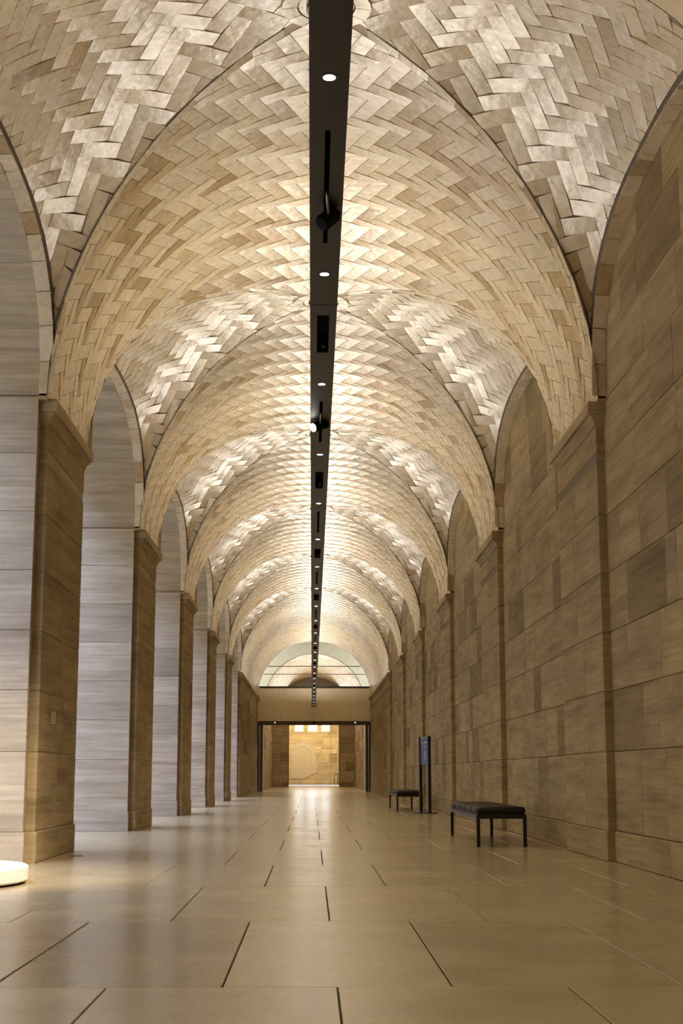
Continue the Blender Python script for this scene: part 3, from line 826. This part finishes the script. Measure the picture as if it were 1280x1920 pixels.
# large profile head on the gallery wall: a thin slab following a drawn outline
hp = [(-1.95, .6), (-1.95, 3.2), (-1.75, 3.62), (-1.35, 3.9), (-.8, 3.98), (-.3, 3.85), (.1, 3.5), (.32, 3.05), (.40, 2.55), (.42, 2.2), (.58, 1.85), (.56, 1.75), (.46, 1.68), (.53, 1.55), (.46, 1.45), (.52, 1.33), (.44, 1.15), (.30, 1.0), (.05, .95), (-.35, .75), (-.7, .55)]
q = MB(); n = len(hp); y1_, y0_ = YG - .03, YG - .065
q.add([(x, y0_, z) for x, z in hp] + [(x, y1_, z) for x, z in hp], [tuple(range(n))] + [(i, n + i, n + (i + 1) % n, (i + 1) % n) for i in range(n)])
hd = tag(q.build('head_relief', 'relief_grey'), 'huge pale head in profile on the golden gallery wall', 'relief')
ra = MB()
pa = [(-1.6, 3.4), (-1.2, 3.66), (-.75, 3.72), (-.35, 3.6), (-.05, 3.3), (.12, 2.9), (.2, 2.4), (.22, 1.9)]
for (xa, za), (xb, zb_) in zip(pa, pa[1:]):
    ra.face([(xa, y0_ - .02, za), (xb, y0_ - .02, zb_), (xb * .9 - .06, y0_ - .02, zb_ - .16), (xa * .9 - .06, y0_ - .02, za - .16)])
ra.build('hair_band', 'relief_pale', hd)
hr = empty('handrail', (2.05, 135.5, 0)); tag(hr, 'thin black handrail at the foot of the gallery wall', 'handrail')
for nm, b in (('post', (-.03, .03, -.03, .03, 0, .98)), ('post', (.26, .32, -.03, .03, 0, .98)), ('rail', (-.03, .32, -.03, .03, .98, 1.04))):
    q = MB(); q.box(*b); q.build(nm, 'black_metal', hr)

# little lamps and a sensor under the portal header
for i, x in enumerate((-2.2, 2.5)):
    e_ = empty('portal_spotlight', (x, YEND - .1, 4.0)); tag(e_, 'tiny spotlight on the portal header, ' + ('arcade side' if i == 0 else 'bench side'), 'spotlight', group='portal header spotlights')
    q = MB(); q.cyl((0, 0.06, .02), (0.02, -.08, -.03), .035, n=12); q.build('body', 'black_metal', e_)
    q = MB(); q.cyl((0.02, -.08, -.03), (0.024, -.092, -.034), .026, n=12); q.build('lens', 'spot_lens', e_)
e_ = empty('ceiling_camera', (0.1, YEND - .12, 3.98)); tag(e_, 'small black dome camera hung on the portal header', 'camera')
q = MB(); q.cyl((0, 0.02, -.02), (0, .02, .08), .10, n=16); q.build('mount', 'black_metal', e_)
bm = bmesh.new(); bmesh.ops.create_uvsphere(bm, u_segments=16, v_segments=10, radius=.085 * S); me = bpy.data.meshes.new('dome'); bm.to_mesh(me); bm.free(); me.materials.append(M['black_metal'])
o = bpy.data.objects.new('dome', me); COL.objects.link(o); o.parent = e_; o.location = (0, .02 * S, -.06 * S)

# ------------------------------------------------------------------ hung lighting beam
beam = empty('light_beam', (BXC, 0, BEAM_Z)); tag(beam, 'long black lighting beam hung along the vault with downlights and slots', 'light fixture')
BY0, BY1 = -4.0, YEND - 1.0
def bpart(mb, name, mat, parent=beam, smooth=False):
    o = mb.build(name, mat, parent, smooth)
    if parent is beam: o.matrix_parent_inverse = beam.matrix_basis.inverted()
    return o
recess = []
k = -1
while True:
    a = 8.48 + 6.67 * k
    if a + 6 > BY1: break
    recess += [(a, a + 1.95, 0.017), (a + 3.70, a + 4.84, 0.0535)]; k += 1
body = MB(); zt = BEAM_Z + 0.26; pt = 0.03
body.box(BX0, BX0 + 0.02, BY0, BY1, BEAM_Z + pt, zt); body.box(BX1 - 0.02, BX1, BY0, BY1, BEAM_Z + pt, zt)
body.box(BX0 + 0.02, BX1 - 0.02, BY0, BY1, zt - 0.06, zt - 0.03)
y = BY0
joints = [11.9 + 9.608 * j for j in range(-1, 8)]
def solid(a, b):
    cuts = [a] + [j for j in joints if a < j < b] + [b]
    for c0, c1 in zip(cuts, cuts[1:]): body.box(BX0, BX1, c0 + (0.008 if c0 in joints else 0), c1 - (0.008 if c1 in joints else 0), BEAM_Z, BEAM_Z + pt)
for a, b, hw in recess:
    solid(y, a); body.box(BX0, BXC - hw, a, b, BEAM_Z, BEAM_Z + pt); body.box(BXC + hw, BX1, a, b, BEAM_Z, BEAM_Z + pt); y = b
solid(y, BY1)
bpart(body, 'beam_body', 'black_paint')
q = MB(); q.box(BX0 + 0.021, BX1 - 0.021, BY0 + .01, BY1 - .01, BEAM_Z + 0.13, BEAM_Z + 0.14); bpart(q, 'slot_back', 'deep_black')
q = MB(); q.box(BX0 - .015, BX1 + .015, BY1, BY1 + .04, BEAM_Z - .01, zt + .02); bpart(q, 'end_plate', 'black_paint')
q = MB(); q.box(BXC - .08, BXC + .08, BY1 + .04, YEND, BEAM_Z + .02, zt - .05); bpart(q, 'wall_bracket', 'bronze')
k = 0
for i in range(-3, 24):
    yl = 7.78 + 3.335 * i
    if yl > BY1 - .3: break
    q = MB(); q.cyl((BXC, yl, BEAM_Z - .003), (BXC, yl, BEAM_Z + .02), .046, n=20)
    dl = bpart(q, 'downlight', 'black_metal')
    q = MB(); q.cyl((BXC, yl, BEAM_Z - .0045), (BXC, yl, BEAM_Z - .002), .036, n=20); q.build('lens', 'lamp_lens', dl).matrix_parent_inverse = dl.matrix_basis.inverted()
    bpy.data.objects[dl.name].children[0].matrix_parent_inverse.identity()
    lamp('downlight_beam', 'SPOT', (BXC, yl, BEAM_Z - 0.02), 105.0, (1.0, 0.88, 0.70), spot_size=radians(128), spot_blend=1.0, shadow_soft_size=0.03)
# canopies and rods at the crown of every bay
for k in range(-1, 6):
    q = MB(); q.cyl((XC, YC(k), SPR + R - .06), (XC, YC(k), SPR + R - 0.015), .205, n=24); bpart(q, 'canopy', 'black_metal')
    q = MB(); q.cyl((BXC, YC(k), zt - .04), (XC, YC(k), SPR + R - .05), .014, n=10); bpart(q, 'hanger_rod', 'black_metal')

# track heads hanging from the slots, and fittings inside the boxes
def head(loc, body_dir, blen, bw_, stem, label, lit, square=False):
    e_ = empty('track_spotlight', loc); tag(e_, label, 'spotlight')
    q = MB(); q.cyl((0, 0, 0), (stem[0], stem[1], stem[2]), .010, n=10); q.build('stem', 'grey_steel', e_)
    c = Vector(stem); d = Vector(body_dir).normalized()
    a = c - d * blen * .5; b = c + d * blen * .5
    q = MB(); q.cyl(a, b, bw_ * .92, bw_, n=4 if square else 20); q.build('body', 'deep_black', e_)
    q = MB(); q.cyl(b, b + d * .006, bw_ * .86, n=20); q.build('lens', 'spot_lens' if lit else 'deep_black', e_)
    q = MB(); q.cyl((0, -.03, 0), (0, .03, 0), .02, n=10); q.build('track_adapter', 'black_metal', e_)
    return e_
head((BXC, 9.50, BEAM_Z + .03), (-.75, -.35, -.75), .15, .062, (.02, .25, -.10), 'black box spotlight hung in the first long slot, tilted away', False, True)
head((BXC, 15.75, BEAM_Z + .03), (-.80, -.62, -.40), .20, .055, (-.01, .30, -.08), 'black cylinder spotlight with a glowing face hung from the second slot', True)
for i, (a, b, hw) in enumerate(recess):
    if hw > .03 and 10 < a < 40:
        for yy in (b - .04,):
            e_ = MB(); e_.box(BXC - .012, BXC + .03, yy - .02, yy, BEAM_Z + .035, BEAM_Z + .055); bpart(e_, 'box_fitting', 'grey_steel')
lamp('disc_spot', 'SPOT', (BXC - .1, 11.0, BEAM_Z - 0.1), 2600.0, (1.0, 0.88, 0.70), spot_size=radians(46), spot_blend=1.0, shadow_soft_size=0.03).rotation_euler = (Vector((-3.8, 15.4, .35)) - Vector((BXC, 11.0, BEAM_Z))).to_track_quat('-Z', 'Y').to_euler()

# ------------------------------------------------------------------ benches
def bench(loc, label):
    e_ = empty('leather_bench', loc); tag(e_, label, 'bench', group='leather benches along the plain wall')
    w, l, h = .70, 3.92, .44
    q = MB()
    q.box(0, w, 0, .05, h - .055, h); q.box(0, w, l - .05, l, h - .055, h); q.box(0, .04, .05, l - .05, h - .055, h); q.box(w - .04, w, .05, l - .05, h - .055, h); q.box(.04, w - .04, .05, l - .05, h - .02, h)
    q.build('frame', 'black_metal', e_)
    for x in (0, w - .05):
        for y_ in (0, l - .05):
            q = MB(); q.box(x, x + .05, y_, y_ + .05, 0, h - .055); q.build('leg', 'black_metal', e_)
    n = 5; g = l / n
    for i in range(n):
        rbox('cushion_section', 'leather', e_, .005, w - .005, i * g + .004, (i + 1) * g - .004, h, h + .11, .05)
    q = MB(); q.box(.02, w - .02, .02, l - .02, h, h + .05); q.build('seam_underlay', 'leather', e_)
    return e_
bench((2.29, 20.82, 0), 'large dark leather bench with four black legs, in front of the sign')
bench((2.32, 40.95, 0), 'dark leather bench standing beyond the blue sign by the wall')

# ------------------------------------------------------------------ sign stand
sg = empty('sign_stand', (2.95, 38.75, 0)); tag(sg, 'tall black sign stand with a blue panel on a round base', 'sign')
q = MB(); q.cyl((0, 0, 0), (0, 0, .02), .33, n=40); q.build('base', 'black_metal', sg)
sgp = empty('sign_pivot'); bpy.data.objects.remove(sgp)
A_, B_ = Vector((-.10, .33, 0)), Vector((.075, -.33, 0))
d_ = (B_ - A_).normalized(); nrm_ = Vector((d_.y, -d_.x, 0))
if nrm_.x > 0: nrm_ = -nrm_
def obox(mb, c, du, dn, z0, z1, hu, hn):
    pts = [c + d_ * a * hu + nrm_ * b * hn for a, b in ((-1, -1), (1, -1), (1, 1), (-1, 1))]
    mb.add([(p_.x, p_.y, z0) for p_ in pts] + [(p_.x, p_.y, z1) for p_ in pts], [(0, 3, 2, 1), (4, 5, 6, 7), (0, 1, 5, 4), (1, 2, 6, 5), (2, 3, 7, 6), (3, 0, 4, 7)])
for c in (A_, B_):
    q = MB(); obox(q, c, 0, 0, .02, 1.965, .035, .038); q.build('post', 'black_metal', sg)
mid = (A_ + B_) / 2; hw = (B_ - A_).length / 2 - .035
q = MB(); obox(q, mid, 0, 0, 1.24, 1.95, hw, .014); pnl = q.build('sign_panel', 'sign_blue', sg)
def mark(u0, u1, z0, z1, mat, name):
    q = MB(); c = mid + d_ * (u0 + u1) / 2 + nrm_ * .0155; obox(q, c, 0, 0, z0, z1, (u1 - u0) / 2, .0015); q.build(name, mat, pnl)
mark(-hw + .06, -hw + .16, 1.89, 1.92, 'sign_tan', 'emblem')
mark(-hw + .03, hw - .02, 1.935, 1.95, 'sign_white', 'top_edge')
mark(-.02, .26, 1.80, 1.825, 'sign_white', 'text_line'); mark(-.22, -.10, 1.78, 1.84, 'sign_tan', 'emblem')
mark(.02, .09, 1.69, 1.72, 'sign_white', 'text_line'); mark(-.02, .02, 1.62, 1.635, 'sign_white', 'text_line')
for j in range(6): mark(-.02, .10 + .02 * (j % 3), 1.56 - .035 * j, 1.572 - .035 * j, 'sign_white', 'text_line')

# ------------------------------------------------------------------ white disc platform, plaque, floor covers
dsk = empty('disc_platform', (-3.95, 14.05, 0)); tag(dsk, 'low round white display platform in the first arcade opening', 'platform')
q = MB(); q.cyl((0, 0, 0), (0, 0, .02), 1.26, n=72); q.build('recessed_foot', 'deep_black', dsk)
prof = [(1.285, .02), (1.30, .035), (1.30, .145), (1.285, .16), (1.0, .16)]; n = 96; vs_ = []; fs = []
for r_, z in prof: vs_ += [(r_ * cos(2 * pi * i / n), r_ * sin(2 * pi * i / n), z) for i in range(n)]
for j in range(len(prof) - 1):
    fs += [(j * n + i, j * n + (i + 1) % n, (j + 1) * n + (i + 1) % n, (j + 1) * n + i) for i in range(n)]
fs.append(tuple((len(prof) - 1) * n + i for i in range(n)))
q = MB(); q.add(vs_, fs); q.build('disc', 'white_plaster', dsk)
pq = empty('wall_label', (PL + .002, Y0 + .9, 1.68)); tag(pq, 'small square label card on the pier beside the white disc', 'label card')
q = MB(); q.box(0, .012, -.14, .14, -.075, .075); q.build('card', 'card', pq)
q = MB()
for j in range(4): q.box(.012, .0135, -.10, .08 - .05 * (j % 2), .04 - .03 * j, .048 - .03 * j)
q.build('text_line', 'bronze', pq, kind='stuff')
for k in range(3):
    e_ = empty('floor_cover', (-2.92, 18.75 + k * DP, 0)); tag(e_, ['small dark round floor cover beside the pier with the plaque', 'small dark round floor cover beside the second arcade pier', 'small dark round floor cover beside the third arcade pier'][k], 'floor cover')
    q = MB(); q.cyl((0, 0, 0), (0, 0, .004), .085, n=24); q.build('rim', 'bronze', e_)
    q = MB(); q.cyl((0, 0, .004), (0, 0, .006), .065, n=24); q.build('lid', 'black_metal', e_)
